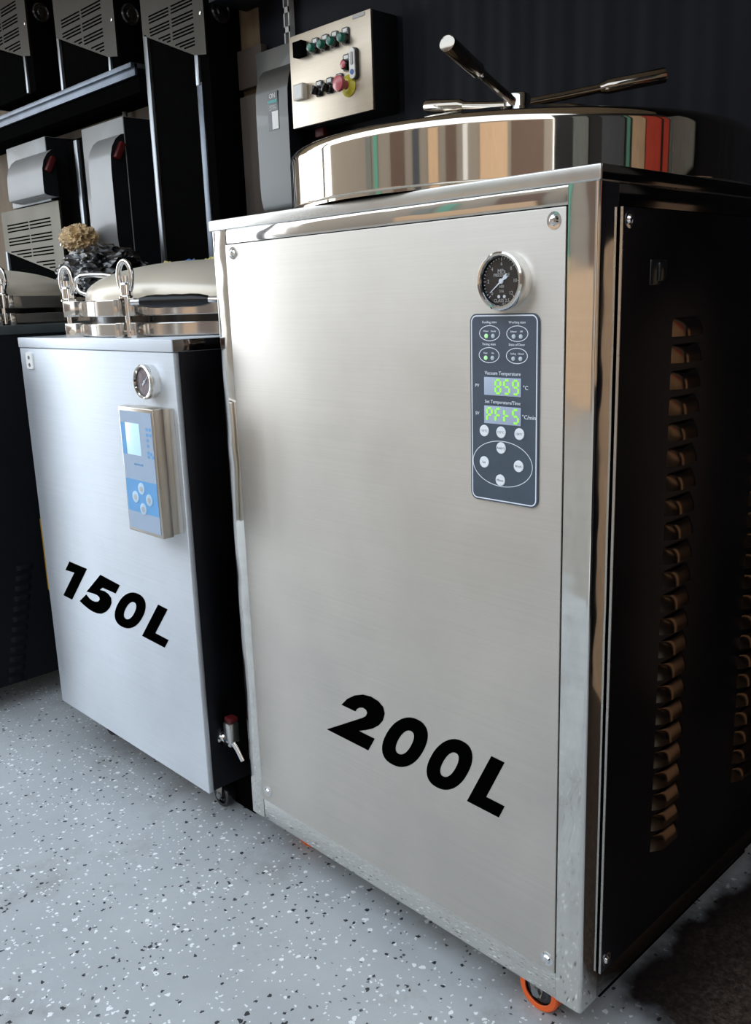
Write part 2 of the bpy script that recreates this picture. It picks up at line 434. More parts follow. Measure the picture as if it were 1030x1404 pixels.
def louvres(y0, y1, zs, x):
    mb = MB(); n, k = 16, 8; h, d = .026, .013
    for zt in zs:
        # hood: closed at the top, open along its lower edge, rounded ends
        V = []; Fc = []
        for i in range(n+1):
            u = i/n; yy = y0+(y1-y0)*u
            e = math.sin(PI/2*min(1, u/.38, (1-u)/.12))
            for j in range(k+1):
                a = j/k*PI/2
                V.append((x-.0006+d*e*math.sin(a), yy, zt-h*(1-math.cos(a))*1.0))
        for i in range(n):
            for j in range(k):
                a = i*(k+1)+j; Fc.append((a, a+1, a+k+2, a+k+1))
        mb.raw(V, Fc)
    return mb.build('louvre_row', 'louvre_steel', sp, smooth=60)
Z0, DZ = 1.0295, .03695
zs = [Z0-DZ*i for i in range(23)]
louvres(.183, .261, zs, .006); louvres(.472, .550, zs, .006)
lk = MB().box(.004, .0075, .117, .160, 1.074, 1.108, .002)
lk.build('latch_recess', 'black_gloss', sp)
MB().box(.006, .0105, .135, .156, 1.079, 1.104, .002).build('latch_tab', 'black_gloss', sp)
MB().box(-W+.10, -.045, .13, D-.06, FLOOR_Z+.004, .012).build('added_base_block', 'black_matte', big)  # black block added to deepen the shadow under the cabinet
# top plate
MB().box(-W-.003, .003, -.003, D+.003, H, H+.0195, .0022, 3).build('top_plate', 'brushed_top', big)
MB().box(.0028, .0040, -.001, D+.003, H+.001, H+.0185, .0004).build('plate_edge_shade', 'shaded_polished', big)  # thin dark strip paints the shaded right edge of the plate
# drum lid
CX, CY = -.415, .375
TM = T(CX, CY, 0)
lidp = [(.394, H+.0195), (.394, H+.0235), (.3985, H+.024), (.400, H+.0255), (.400, H+.027), (.400, 1.2985), (.400, 1.300)]
for i in range(1, 9):
    a = R(90*i/8); lidp.append((.400-.020+.020*math.cos(a), 1.300+.018*math.sin(a)))
lidp += [(.34, 1.326), (.26, 1.345), (.16, 1.356), (.06, 1.360), (0, 1.360)]
lid = MB().lathe(lidp, TM, 160, cap=False).build('drum_lid', 'polished_lid', big, smooth=50)
# hand wheel on the lid
HUB = (CX, .385)
hw = MB().lathe([(.045, 1.355), (.045, 1.366), (.030, 1.372), (.024, 1.384), (.024, 1.409), (.022, 1.4125), (.013, 1.4145), (0, 1.415)], T(HUB[0], HUB[1], 0), 36, cap=False).build('hand_wheel', 'chrome', big)
for deg in (284, 52, 168):
    c, s = math.cos(R(deg)), math.sin(R(deg))
    P = lambda r, z: (HUB[0]+c*r, HUB[1]+s*r, z)
    a = MB().tube([P(.015, 1.3985), P(.08, 1.409), P(.16, 1.4235)], .0078, 14).build('spoke', 'dark_chrome', hw)
    MB().tube([P(.150, 1.4215), P(.156, 1.4226), P(.160, 1.4233), P(.164, 1.424), P(.268, 1.4425), P(.270, 1.443), P(.271, 1.4432)], [.008, .0095, .0102, .0122, .0132, .0128, .011], 20).build('grip', 'dark_chrome', a)

def gauge(name, x, y, z, r, parent, dial, needle_deg, texts, depth=.022):
    M = front_M(x, y, z)
    g = MB().lathe([(r*.98, 0), (r*.98, depth*.35), (r*1.0, depth*.45), (r*1.02, depth*.7), (r*.99, depth*.92), (r*.93, depth), (r*.86, depth*.98), (r*.82, depth*.82)], M, 64, cap=False).build(name, 'polished_bright', parent)
    yd = y-depth*.62
    MB().lathe([(0, depth*.60), (r*.845, depth*.60), (r*.845, depth*.62), (0, depth*.62)], M, 48, cap=False).build('dial', dial, g)
    if texts:
        mk = MB()
        for i in range(31):
            a = R(225-270*i/30); ln = .10 if i % 5 == 0 else .05
            q = Matrix.Rotation(a, 4, 'Z')
            mk._add_tick = None
            t = bmesh.new(); bmesh.ops.create_cube(t, size=1)
            for v in t.verts: v.co = Vector((r*(.79-ln/2)+v.co.x*r*ln, v.co.y*r*.018, depth*.625+v.co.z*.0003))
            mk._add(t, M @ q)
        mk.build('scale_mark', 'white_print', g, smooth=0)
        L_ = []
        for i, s in enumerate(('0', '2', '4', '6', '8', '10', '12')):
            a = R(225-270*i/6); L_.append((s, x+r*.58*math.cos(a), z+r*.58*math.sin(a), r*.13))
        L_ += [('MPa', x, z+r*.33, r*.15), ('PRESSURE', x, z+r*.2, r*.12), ('AISI', x, z-r*.18, r*.10), ('316', x, z-r*.34, r*.10), ('CLASS 2.5', x, z-r*.66, r*.12), ('-0.1', x+r*.1, z-r*.77, r*.08)]
        text_part('dial_print', L_, yd-.0003, 'grey_label', g)
        dt = MB()
        for sx in (-1, 1): dt.lathe([(0, depth*.625), (r*.06, depth*.625), (r*.06, depth*.64), (0, depth*.64)], M @ T(sx*r*.12, -r*.52, 0), 12, cap=False)
        dt.build('dial_dot', 'white_print', g)
    q = Matrix.Rotation(R(needle_deg), 4, 'Z')
    nd = MB().prism([(-r*.34, -r*.06), (-r*.22, -r*.075), (-r*.08, -r*.03), (r*.60, -r*.01), (r*.64, 0), (r*.60, r*.01), (-r*.08, r*.03), (-r*.22, r*.075), (-r*.34, r*.06), (-r*.27, 0)], M @ T(0, 0, depth*.66) @ q, .0008)
    nd.lathe([(r*.09, depth*.63), (r*.09, depth*.72), (0, depth*.73)], M, 20)
    nd.build('needle', 'white_print', g)
    MB().lathe([(r*.84, depth*.80), (r*.5, depth*.84), (0, depth*.86)], M, 40, cap=False).build('gauge_glass', 'gauge_glass', g)
    return g
gauge('pressure_gauge', -.1365, -.0025, 1.0860, .0385, big, 'gauge_black', 218, True)

# control panel of the large cabinet
PX0, PX1, PZ0, PZ1 = -.2015, -.0835, .7785, 1.0435
pw, ph, pcx, pcz = PX1-PX0, PZ1-PZ0, (PX0+PX1)/2, (PZ0+PZ1)/2
YF = -.0025
cp = MB().prism(rrect(pw, ph, .011, 6), front_M(pcx, YF, pcz), .0030).build('control_panel', 'panel_slate', big, smooth=0)
MB().ringprism(rrect(pw-.004, ph-.004, .0095, 6), rrect(pw-.0072, ph-.0072, .008, 6), front_M(pcx, YF-.0030, pcz), .0002).build('border_line', 'white_print', cp, smooth=0)
YS = YF-.0030
for ex, ez, tt, ls, on in ((-.1665, 1.0170, 'Feeding state', ('Water', 'Steady'), True), (-.1190, 1.0165, 'Working state', ('Exhaust', 'Off'), False),
                           (-.1675, .9870, 'Timing state', ('Heat', 'On'), True), (-.1195, .9868, 'State of Door', ('Sealing', 'Closed'), False)):
    MB().ringprism(ell(.0182, .0108, 40), ell(.0172, .0099, 40), front_M(ex, YS, ez), .0002).build('oval_outline', 'white_print', cp, smooth=0)
    text_part('panel_print', [(tt, ex, ez+.0150, .0036), (ls[0], ex-.0062, ez+.0028, .0026), (ls[1], ex+.0068, ez+.0028, .0026)], YS-.0002, 'white_print', cp)
    for k, dx in enumerate((-.0058, .0062)):
        MB().lathe([(.0031, 0), (.0029, .0008), (.0016, .0013), (0, .0014)], front_M(ex+dx, YS, ez-.0038), 16, cap=False).build('indicator_lamp', 'led_dim' if (on and k == 0) else 'led_off', cp, label='lit green indicator lamp' if (on and k == 0) else None)
text_part('panel_print', [('Vacuum Temperature', -.1440, .9622, .0052), ('PV', -.1890, .9440, .0050), ('Set Temperature/Time', -.1440, .9222, .0050), ('SV', -.1890, .9045, .0050),
                          ('°C', -.1045, .9440, .0060), ('°C/min', -.0985, .9040, .0060)], YS-.0002, 'white_print', cp)
for zc, digs, lab in ((.9440, ('', 'abcdefg', 'acdfg', 'abcdfg'), 'upper display with green digits'), (.9040, ('abefg', 'aefg', 'efg', 'acdfg'), 'lower display with green digits')):
    ds = MB().box(-.1760, -.1118, YS-.0010, YS, zc-.0126, zc+.0126, .0005).build('display', 'lcd_pale', cp, label=lab)
    dm = MB(); off = MB(); anyoff = False
    for i, sg in enumerate(digs):
        x = -.1705+.0152*i
        if sg: seven(dm, sg, x, zc-.0092, .0088, .0184, YS-.0010, .0026)
    dm.build('digits', 'led_green', ds, smooth=0)
def pbtn(x, z, s, h):
    b = MB().lathe([(.0083, 0), (.0083, .0006), (.0076, .0013), (0, .0014)], front_M(x, YS, z), 28, cap=False).build('button', 'button_white', cp)
    text_part('button_print', [(s, x, z, h)], YS-.0014, 'button_ink', b)
for x, s in ((-.1762, '115°C'), (-.1461, '121°C'), (-.1144, '134°C')): pbtn(x, .8803, s, .0034)
for x, z, s in ((-.1461, .8579, 'Add(+)'), (-.1764, .8349, 'Set'), (-.1154, .8350, 'Work'), (-.1474, .8115, 'Minus')): pbtn(x, z, s, .0036)
E_M = front_M(-.1448, YS, .8350)
MB().ringprism([(1.0*a, b) for a, b in ell(.0530, .0330, 64)], ell(.0521, .0321, 64), E_M, .0002).build('oval_outline', 'white_print', cp, smooth=0)

def xf200(u, v):
    return (-.5614+.1262*u-.00517*u*u+(.069-.006*u)*v, .2827-.0031*u+v*(.1045-.0020*u))
marking('capacity_marking', [(G2, 0), ('O', 1.485), ('O', 2.47), (GL, 3.12)], xf200, -.0026, fp, 'slanting black 200L lettering')
for x in (-.7420, -.1060):
    for y in ((.085, D-.06) if x < -.5 else (.052, D-.06)): caster(x, y, big, 'orange_rubber', 'black_gloss')

# ================================================================== middle cabinet (150 litres)
X0, X1, Y0, Y1, ZB, ZT = -1.619, -.911, -.053, .655, .028, 1.005
mid = thing('autoclave', 'smaller bright steel autoclave cabinet marked 150L with blue keypad, second from right', 'autoclave', ((X0+X1)/2, (Y0+Y1)/2, ZB))
MB().box(X0+.002, X1-.002, Y0+.004, Y1, ZB+.001, ZT-.024, .001).build('cabinet_body', 'shaded_side_deep', mid)
fp2 = MB().box(X0, X1, Y0, Y0+.014, ZB, ZT-.0255, .0022, 3).build('front_panel', 'brushed_cool', mid)
MB().box(X0-.0015, X1+.0015, Y0-.002, Y1+.002, ZT-.0245, ZT, .002, 3).build('top_plate', 'brushed_cool', mid)
MB().box(X1+.0010, X1+.0025, Y0+.001, Y1+.002, ZT-.0238, ZT-.0008, .0004).build('plate_edge_shade', 'shaded_polished', mid)  # dark strip painting shade on the plate's right edge
MB().box(X0+.10, X1-.012, Y0+.125, Y1-.05, FLOOR_Z+.004, ZB+.002).build('added_base_block', 'black_matte', mid)  # black block added to fill the dark gap under this cabinet
kl = MB().prism(rrect(.034, .040, .004), front_M(-1.565, Y0, .949), .003).build('lock_plate', 'white_label', fp2)
m_ = MB()
for dz in (-.010, .008): m_.lathe([(.0045, 0), (.0045, .0012), (0, .0012)], front_M(-1.565, Y0-.003, .949+dz), 14, cap=False)
m_.build('keyhole', 'black_gloss', kl)
gauge('pressure_gauge', -.9975, Y0, .9215, .0350, mid, 'gauge_pale', 40, False, .024)
# keypad box: rear base and front cover
kx0, kx1, kz0, kz1 = -1.0555, -.9215, .6125, .8740
kb = MB().box(kx0+.003, kx1-.003, Y0-.024, Y0, kz0+.003, kz1-.003, .001).build('keypad_box', 'bezel_steel', mid)
cv = MB().box(kx0, kx1, Y0-.050, Y0-.024, kz0, kz1, .0025, 3).build('cover', 'bezel_steel', kb)
yk = Y0-.050
MB().box(kx0+.006, kx1-.006, yk-.0010, yk, kz0+.008, kz1-.008).build('membrane', 'membrane_grey', kb)
MB().box(kx0+.0065, kx1-.0065, yk-.0013, yk-.0008, .6575, .7255).build('button_field', 'membrane_blue', kb)
MB().box(kx0+.0065, kx0+.023, yk-.0013, yk-.0008, .776, .842).build('print_strip', 'membrane_blue', kb)
MB().box(-1.0300, -.9750, yk-.0018, yk-.0008, .7770, .8420, .0003).build('screen', 'screen_cyan', kb)
mb = MB()
for x, z in ((-.947, .833), (-.947, .822), (-.947, .811), (-.947, .800), (-.935, .833), (-.935, .822), (-.948, .778), (-.948, .786), (-.938, .784), (-.932, .778)): mb.box(x-.004, x+.004, yk-.0013, yk-.0008, z-.003, z+.003)
mb.build('indicator_mark', 'membrane_blue', kb)
for x, z in ((-.9870, .7090), (-1.0135, .6890), (-.9595, .6885), (-.9860, .6665)):
    b = MB().lathe([(.0125, 0), (.0120, .0012), (.009, .0016), (0, .0016)], front_M(x, yk-.0012, z), 28, cap=False).build('keypad_button', 'membrane_button', kb)
    MB().lathe([(.0055, 0), (.0055, .0006), (0, .0007)], front_M(x, yk-.0028, z), 16, cap=False).build('button_mark', 'grey_label', b)
text_part('keypad_print', [('AUTOCLAVE', -.990, .758, .0045)], yk-.0012, 'membrane_blue', kb)
def xf150(u, v):
    return (-1.5331+.1659*u-.00542*u*u+(.105-.0077*u)*v, .3495-.0046*u+v*(.103-.0032*u))
marking('capacity_marking', [(G1, 0), (G5, 0), ('O', 1.96), (GL, 2.59)], xf150, Y0-.0001, fp2, 'slanting black 150L lettering')
for x in (X0+.075, X1-.10):
    for y in (Y0+.105, Y1-.06): caster(x, y, mid, 'black_gloss', 'dark_paint', r=.030, top=ZB)

def vessel(parent, cx, cy, latch_degs, handle_deg, loop, z0, rings=292):
    """flanged pressure pot with domed lid"""
    M = T(cx, cy, 0)
    pot = MB().lathe([(.300, z0-.03), (.300, z0+.002), (.320, z0+.004), (.3215, z0+.006), (.3215, z0+.030), (.320, z0+.032), (.305, z0+.033), (.300, z0+.030)], M, 120, cap=False).build('lower_flange', 'band_steel', parent)
    MB().lathe([(.300, z0+.028), (.300, z0+.047)], M, 96, cap=False).build('gasket', 'black_gloss', parent)
    prof = [(.300, z0+.046), (.320, z0+.047), (.3215, z0+.049), (.3215, z0+.080), (.320, z0+.082), (.309, z0+.083), (.307, z0+.084)]
    ld = MB().lathe(prof, M, 120, cap=False).build('lid_flange', 'band_steel', parent)
    dome = [(.307, z0+.083), (.306, z0+.090)]
    for i in range(1, 15):
        t = i/14; dome.append((.306*math.cos(t*PI/2), z0+.090+.082*math.sin(t*PI/2)**.92))
    MB().lathe(dome, M, 120, cap=False).build('dome_lid', 'warm_tint_dome', parent, smooth=60)
    for d in latch_degs:
        c, s = math.cos(R(d)), math.sin(R(d))
        Mr = Matrix(((c, -s, 0, cx), (s, c, 0, cy), (0, 0, 1, 0), (0, 0, 0, 1)))   # local x radial, y tangential
        lat = MB()
        for sg in (-1, 1):
            lat.box(.314, .358, sg*.019-.0075, sg*.019+.0075, z0+.048, z0+.084, .002, M=Mr)
            lat.box(.316, .358, sg*.019-.0075, sg*.019+.0075, z0-.004, z0+.034, .002, M=Mr)
        lt = lat.build('latch_lug', 'band_steel', parent)
        MB().lathe([(0, -.030), (.0065, -.030), (.0065, .030), (0, .030)], Mr @ T(.344, 0, z0+.014) @ Matrix.Rotation(PI/2, 4, 'X'), 14, cap=False).build('pivot_pin', 'dark_chrome', lt)
        MB().lathe([(0, z0+.004), (.0075, z0+.004), (.0075, z0+.130), (0, z0+.130)], Mr @ T(.344, 0, 0), 16, cap=False).build('swing_bolt', 'chrome', lt)
        MB().lathe([(0, z0+.084), (.017, z0+.084), (.017, z0+.088), (.013, z0+.090), (.013, z0+.112), (.010, z0+.116), (0, z0+.117)], Mr @ T(.344, 0, 0), 20, cap=False).build('nut', 'chrome', lt)
        zc, hh, ww = z0+.128, .032, .017
        ro = R(rings-d)
        pts = [Mr @ Vector((.344-math.sin(ro)*ww*math.cos(2*PI*i/28), math.cos(ro)*ww*math.cos(2*PI*i/28), zc+hh*math.sin(2*PI*i/28))) for i in range(28)]
        MB().tube(pts, .0058, 12, True).build('eye_ring', 'chrome', lt)
    if handle_deg:
        c, s = math.cos(R(handle_deg)), math.sin(R(handle_deg))
        Mr = Matrix(((c, -s, 0, cx), (s, c, 0, cy), (0, 0, 1, 0), (0, 0, 0, 1)))
        br = MB(); zh = z0+.076
        for sg in (-1, 1):
            br.tube([Mr @ Vector((.300, sg*.092, zh-.006)), Mr @ Vector((.355, sg*.092, zh-.003)), Mr @ Vector((.366, sg*.088, zh)), Mr @ Vector((.366, sg*.070, zh))], .006, 12)
        hb = br.build('handle_bracket', 'chrome', parent)
        rr = [.0085, .0125, .0138, .0128, .0138, .0128, .0136, .0125, .0085]; n = len(rr)
        MB().tube([Mr @ Vector((.366, -.072+.144*i/(n-1), zh)) for i in range(n)], rr, 18).build('lid_grip', 'black_plastic', hb)
    if loop:
        MB().tube(loop, .0062, 12).build('wire_handle', 'chrome', parent)
vessel(mid, -1.265, .300, (245, 293, 338), 312, [(-1.34, .13, 1.135), (-1.36, .085, 1.140), (-1.385, .068, 1.1445), (-1.43, .062, 1.147), (-1.475, .060, 1.147), (-1.497, .060, 1.142),
       (-1.506, .060, 1.130), (-1.503, .060, 1.117), (-1.492, .062, 1.107), (-1.470, .068, 1.101), (-1.43, .10, 1.099)], 1.003)
# drain valve on its right side
vv = MB().lathe([(.0, 0), (.017, 0), (.017, .004), (.0095, .005), (.0095, .022), (.013, .023), (.013, .034), (0, .035)], side_M(X1-.002, -.004, .146), 20, cap=False).build('drain_valve', 'chrome', mid)
MB().box(X1+.017, X1+.042, -.016, .010, .145, .192, .004).build('valve_body', 'brushed_top', vv)
MB().tube([(X1+.032, -.004, .150), (X1+.046, -.001, .132), (X1+.058, .003, .108)], [.008, .0068, .0068], 14).build('spout', 'chrome', vv)
MB().box(X1+.019, X1+.043, -.013, .008, .1925, .204, .003).build('valve_handle', 'dull_red', vv)

# ================================================================== third cabinet at the left edge
lx0, lx1, ly0, ly1 = -2.74, -1.92, -.21, .50
lef = thing('autoclave', 'dark-sided autoclave cabinet cut by the left edge, domed lid painted with a cream reflection, leftmost of three', 'autoclave', ((lx0+lx1)/2, (ly0+ly1)/2, .03))
lb = MB().box(lx0, lx1, ly0, ly1, -.01, 1.005, .003).build('cabinet_body', 'black_teal', lef)
MB().box(lx0-.002, lx1+.002, ly0-.002, ly1+.002, 1.005, 1.030, .002).build('top_plate', 'grey_teal_paint', lef)
def louvres2():
    mb = MB()
    for i in range(12):
        zt = .345-.0300*i
        n, k = 6, 5; V = []; Fc = []
        for a_ in range(n+1):
            u = a_/n; yy = -.080+.05*u; e = math.sin(PI/2*min(1, min(u, 1-u)*5))
            for j in range(k+1):
                a = j/k*PI/2; V.append((lx1-.0005+.007*e*math.sin(a), yy+.062+.06*(zt-.03)/.3-.06, zt-.016*(1-math.cos(a))))
        for a_ in range(n):
            for j in range(k):
                a = a_*(k+1)+j; Fc.append((a, a+1, a+k+2, a+k+1))
        mb.raw(V, Fc)
    return mb.build('louvre_row', 'black_teal', lb, smooth=60)
louvres2()
MB().box(lx1, lx1+.001, .072, .100, .25, .47).build('warning_strip', 'amber_label', lef)
MB().box(lx1, lx1+.001, .080, .108, .49, .56).build('warning_strip', 'amber_label', lef)
for x in (lx0+.06, lx1-.06):
    for y in (ly0+.06, ly1-.06): caster(x, y, lef, 'black_gloss', 'dark_paint', r=.028, top=-.01)
vessel(lef, -2.36, .12, (354, 310), None, None, 1.030)

# ================================================================== things on the back wall
YW = 1.16
def slot_group(mb, xa, xb, z, n, pitch, y, h):
    for i in range(n): mb.box(xa, xb, y-.0012, y+.001, z-pitch*i-h/2, z-pitch*i+h/2)
def vent_unit(xl, xr, ztop, zdl, zdr, zbot, strip, label, slots, disc=True, tall_right=None, plate='vent_steel_dimmed'):
    """open-fronted dark steel housing behind a vented face plate whose lower edge is cut on the slant"""
    yF = 1.0
    t = thing('vent_housing', label, 'machine', ((xl+xr)/2, (yF+YW)/2, zbot), 'vented steel housings on the back wall')
    MB().box(xl+.012, xr-.003, yF+.012, YW-.004, zbot, ztop, .002).build('housing', 'black_matte', t)
    xi = xr-.075
    fp_ = MB().prism([(xl, zdl), (xi, zdr), (xr, zdr-.012), (xr, ztop), (xl, ztop)], front_M(0, yF+.010, 0), .010).build('vent_plate', plate, t, smooth=0)
    mb = MB()
    xm, wl, wr = slots['xm'], slots['wl'], slots['wr']
    pitch, gp = slots['pitch'], slots['gap']; hh = pitch*.42
    slope = (zdr-zdl)/(xi-xl)
    zz = slots['z']
    for g in range(slots['n']):
        for i in range(3):
            z = zz-gp*g-pitch*i
            for xa, xb in ((xm-.009-wl, xm-.009), (xm+.009, xm+.009+wr)):
                # the slant cuts a slot short where it meets it
                xcut = xl+(z-hh-zdl)/slope+.012 if z-hh < zdl else xl
                xa2 = max(xa, xcut) if z < zdl else xa
                if z+hh > ztop-.01: continue
                if xb-xa2 > .012: mb.box(xa2, xb, yF-.0014, yF+.002, z-hh/2, z+hh/2)
    mb.build('vent_slot', 'black_matte', fp_, smooth=0)
    MB().box(xl-.002, xl+strip, yF, YW-.02, zbot, zdl, .002).build('edge_strip', 'strip_steel', t)
    zr = tall_right if tall_right else zbot
    MB().box(xi-.004, xi+strip*.7, yF+.001, yF+.03, zr, zdr+.002, .002).build('edge_strip', 'strip_steel', t)
    sc = MB().lathe([(.006, 0), (.006, .003), (0, .004)], front_M(xr-.018, yF, zdr+.125), 14, cap=False)
    sc.build('screw', 'chrome', fp_)
    if disc:
        MB().lathe([(.040, 0), (.040, .008), (.034, .012), (.030, .008), (.018, .010), (.014, .014), (0, .014)], side_M(xr-.004, 1.072, ztop-.14 if disc is True else disc), 36, cap=False).build('fan_cap', 'black_gloss', t)
    return t
vent_unit(-4.12, -3.612, 2.62, 2.345, 2.207, 2.05, .020, 'vented steel housing at the top left corner, leftmost of the upper three', dict(xm=-3.875, wl=.165, wr=.165, pitch=.0136, gap=.0555, z=2.440, n=4), disc=2.385)
vent_unit(-3.345, -2.845, 2.50, 2.213, 2.054, 1.995, .018, 'vented steel housing on the galvanised shelf beam, middle of the upper three', dict(xm=-3.112, wl=.163, wr=.160, pitch=.0128, gap=.0515, z=2.266, n=4), disc=2.205)
vent_unit(-2.645, -2.236, 2.35, 2.075, 1.941, 1.225, .026, 'tall vented steel housing with long black opening behind the smaller domed lid', dict(xm=-2.448, wl=.136, wr=.136, pitch=.0112, gap=.0440, z=2.1285, n=4), disc=2.080, tall_right=1.84)
MB_ = MB().box(-2.318, -2.286, 1.005, 1.03, 1.225, 1.85, .002)
MB_.build('edge_strip', 'galvanised', bpy.data.objects['vent_housing.002'])
vent_unit(-4.14, -3.490, 1.560, 1.371, 1.240, 1.13, .018, 'low vented steel housing under the grey switch boxes, left side', dict(xm=-3.825, wl=.245, wr=.225, pitch=.0155, gap=.0640, z=1.492, n=4), disc=None, plate='vent_steel_light')

# galvanised shelf beam
sb = MB().box(-4.6, -2.70, 1.0-.03, YW-.002, 1.972, 1.990, .002)
sb.box(-4.6, -2.70, .985, .998, 1.945, 1.988, .001)
be = sb.build('shelf_beam', 'galvanised')
tag(be, 'galvanised steel shelf beam running along the upper left wall', 'beam')
u = MB().box(-4.6, -2.70, 1.0, YW-.004, 1.885, 1.944, .002).build('beam_underside_shade', 'black_matte')  # black strip painting the shaded underside of the beam
tag(u, 'black strip painting the shaded underside of the galvanised shelf beam', 'underside')

def switch_box(xl, xr, zt, zb, label, mat, lever, yf, xa, xb, bulge, tail, sticker=None):
    """grey safety switch with a bulging rounded cover"""
    t = thing('switch_box', label, 'switch box', ((xl+xr)/2, YW, zb), 'grey wall switch boxes')
    MB().box(xl, xr, yf, YW-.001, zb, zt, .003).build('back_box', mat, t)
    MB().box(xr-.001, xr+.0012, yf+.004, YW-.001, zb+.002, zt-.002).build('box_side_shade', 'dark_paint', t)  # dark sheet paints shade on the right side of the box
    prof = ((0, .066), (.22, .070), (.55, .088), (.82, .118), (.96, .155), (1.0, .21))
    pr = [(yf-bulge*a, zt-b) for a, b in prof]+[(yf-bulge*a, zb+b*tail) for a, b in reversed(prof)]
    V = [(x, y, z) for x in (xa, xb) for y, z in pr]; n = len(pr)
    F = [(i, i+1, n+i+1, n+i) for i in range(n-1)]+[tuple(range(n)), tuple(range(n, 2*n)), (0, n, 2*n-1, n-1)]
    cv = MB().raw(V, F).build('cover', mat, t, smooth=40)
    MB().raw([(xb+.0006, y+.001, z) for y, z in pr], [tuple(range(n))]).build('cover_side_shade', 'dark_paint', t)  # dark face painting shade on the right of the cover
    if lever:
        lv = MB().box(0, .03, -.013, .013, -.036, .036, .006, M=T(xb-.004, yf-bulge*.45, zt-.135) @ Matrix.Rotation(R(-28), 4, 'X')); lv.build('switch_lever', 'dull_red', t)
    if sticker:
        sx, sz, sw, sh = sticker; ys = yf-bulge-.0004
        k = MB().box(sx-sw/2, sx+sw/2, ys-.001, ys, sz-sh/2, sz+sh/2).build('warning_sticker', 'black_gloss', t)
        MB().box(sx-.1*sw, sx+sw*.5, ys-.0016, ys-.001, sz-sh*.48, sz-sh*.02).build('label_panel', 'white_label', k)
        MB().box(sx-sw*.45, sx+sw*.45, ys-.0016, ys-.001, sz+sh*.20, sz+sh*.28).build('label_stripe', 'teal_print', k)
        text_part('label_print', [('ON', sx, sz+sh*.38, .016)], ys-.0012, 'white_label', k)
        mm = MB()
        for i in range(4): mm.box(sx-sw*.32, sx+sw*.38, ys-.0016, ys-.001, sz+sh*(.13-.035*i), sz+sh*(.145-.035*i))
        mm.build('label_lines', 'grey_label', k)
    return t
switch_box(-3.990, -3.560, 1.846, 1.566, 'grey wall switch box with red lever, above the low vented housing', 'switchbox_paint', True, 1.0, -3.86, -3.475, .07, .12)
switch_box(-3.206, -2.850, 1.822, 1.225, 'pale grey tall switch box with red lever, left of the tall black opening', 'switchbox_paint', True, 1.0, -3.04, -2.852, .07, .6)
switch_box(-2.085, -1.880, 1.915, 1.300, 'dim grey switch box with black and white sticker, beside the push-button box', 'switchbox_dim', False, 1.10, -2.035, -1.862, .05, .8, (-1.940, 1.702, .055, .122))

# dark cabinets between the switch boxes, with bright steel edges
def dark_panel(xl, xr, zb, zt, label, ex):
    t = thing('dark_cabinet', label, 'cabinet', ((xl+xr)/2, YW-.05, zb), 'narrow black wall cabinets')
    MB().box(xl, xr, 1.06, YW+.001, zb, zt, .002).build('cabinet_box', 'black_matte', t)
    MB().box(*ex, 1.045, 1.075, zb+.02, zt-.01, .001).build('edge_strip', 'strip_steel', t)
dark_panel(-3.480, -3.215, 1.30, 1.815, 'narrow black wall cabinet with one bright steel edge between two grey switch boxes', (-3.375, -3.345))
# conduit and strut
cd = MB().tube([(-3.06, 1.135, 1.83), (-3.06, 1.135, 1.90), (-3.06, 1.135, 1.97)], .011, 12).build('conduit', 'strip_steel'); tag(cd, 'short bright vertical conduit above the pale grey tall switch box', 'conduit')
st = MB()
zl, zh_, xs0, xs1, ysx = 1.84, 2.10, -1.965, -1.935, YW-.022
st.box(xs0, xs0+.006, ysx-.002, ysx, zl, zh_); st.box(xs1-.006, xs1, ysx-.002, ysx, zl, zh_)
for i in range(5): st.box(xs0, xs1, ysx-.002, ysx, zl+i*.0605, zl+i*.0605+.018)
for xx in (xs0, xs1-.003): st.box(xx, xx+.003, ysx, YW-.001, zl, zh_)
sr = st.build('slotted_strut', 'grey_label'); tag(sr, 'slotted grey strut channel rising above the dim grey switch box', 'strut')
bd = MB().box(-2.232, -2.09, YW-.03, YW-.002, 1.30, 1.80, .002).build('timber_board', 'plywood_grey'); tag(bd, 'weathered timber board on the wall left of the stickered switch box', 'board')
bd = MB().box(-2.232, -2.09, YW-.03, YW-.002, 1.825, 1.955, .002).build('timber_board', 'board_brown'); tag(bd, 'short brown timber offcut on the wall above the weathered board', 'board')

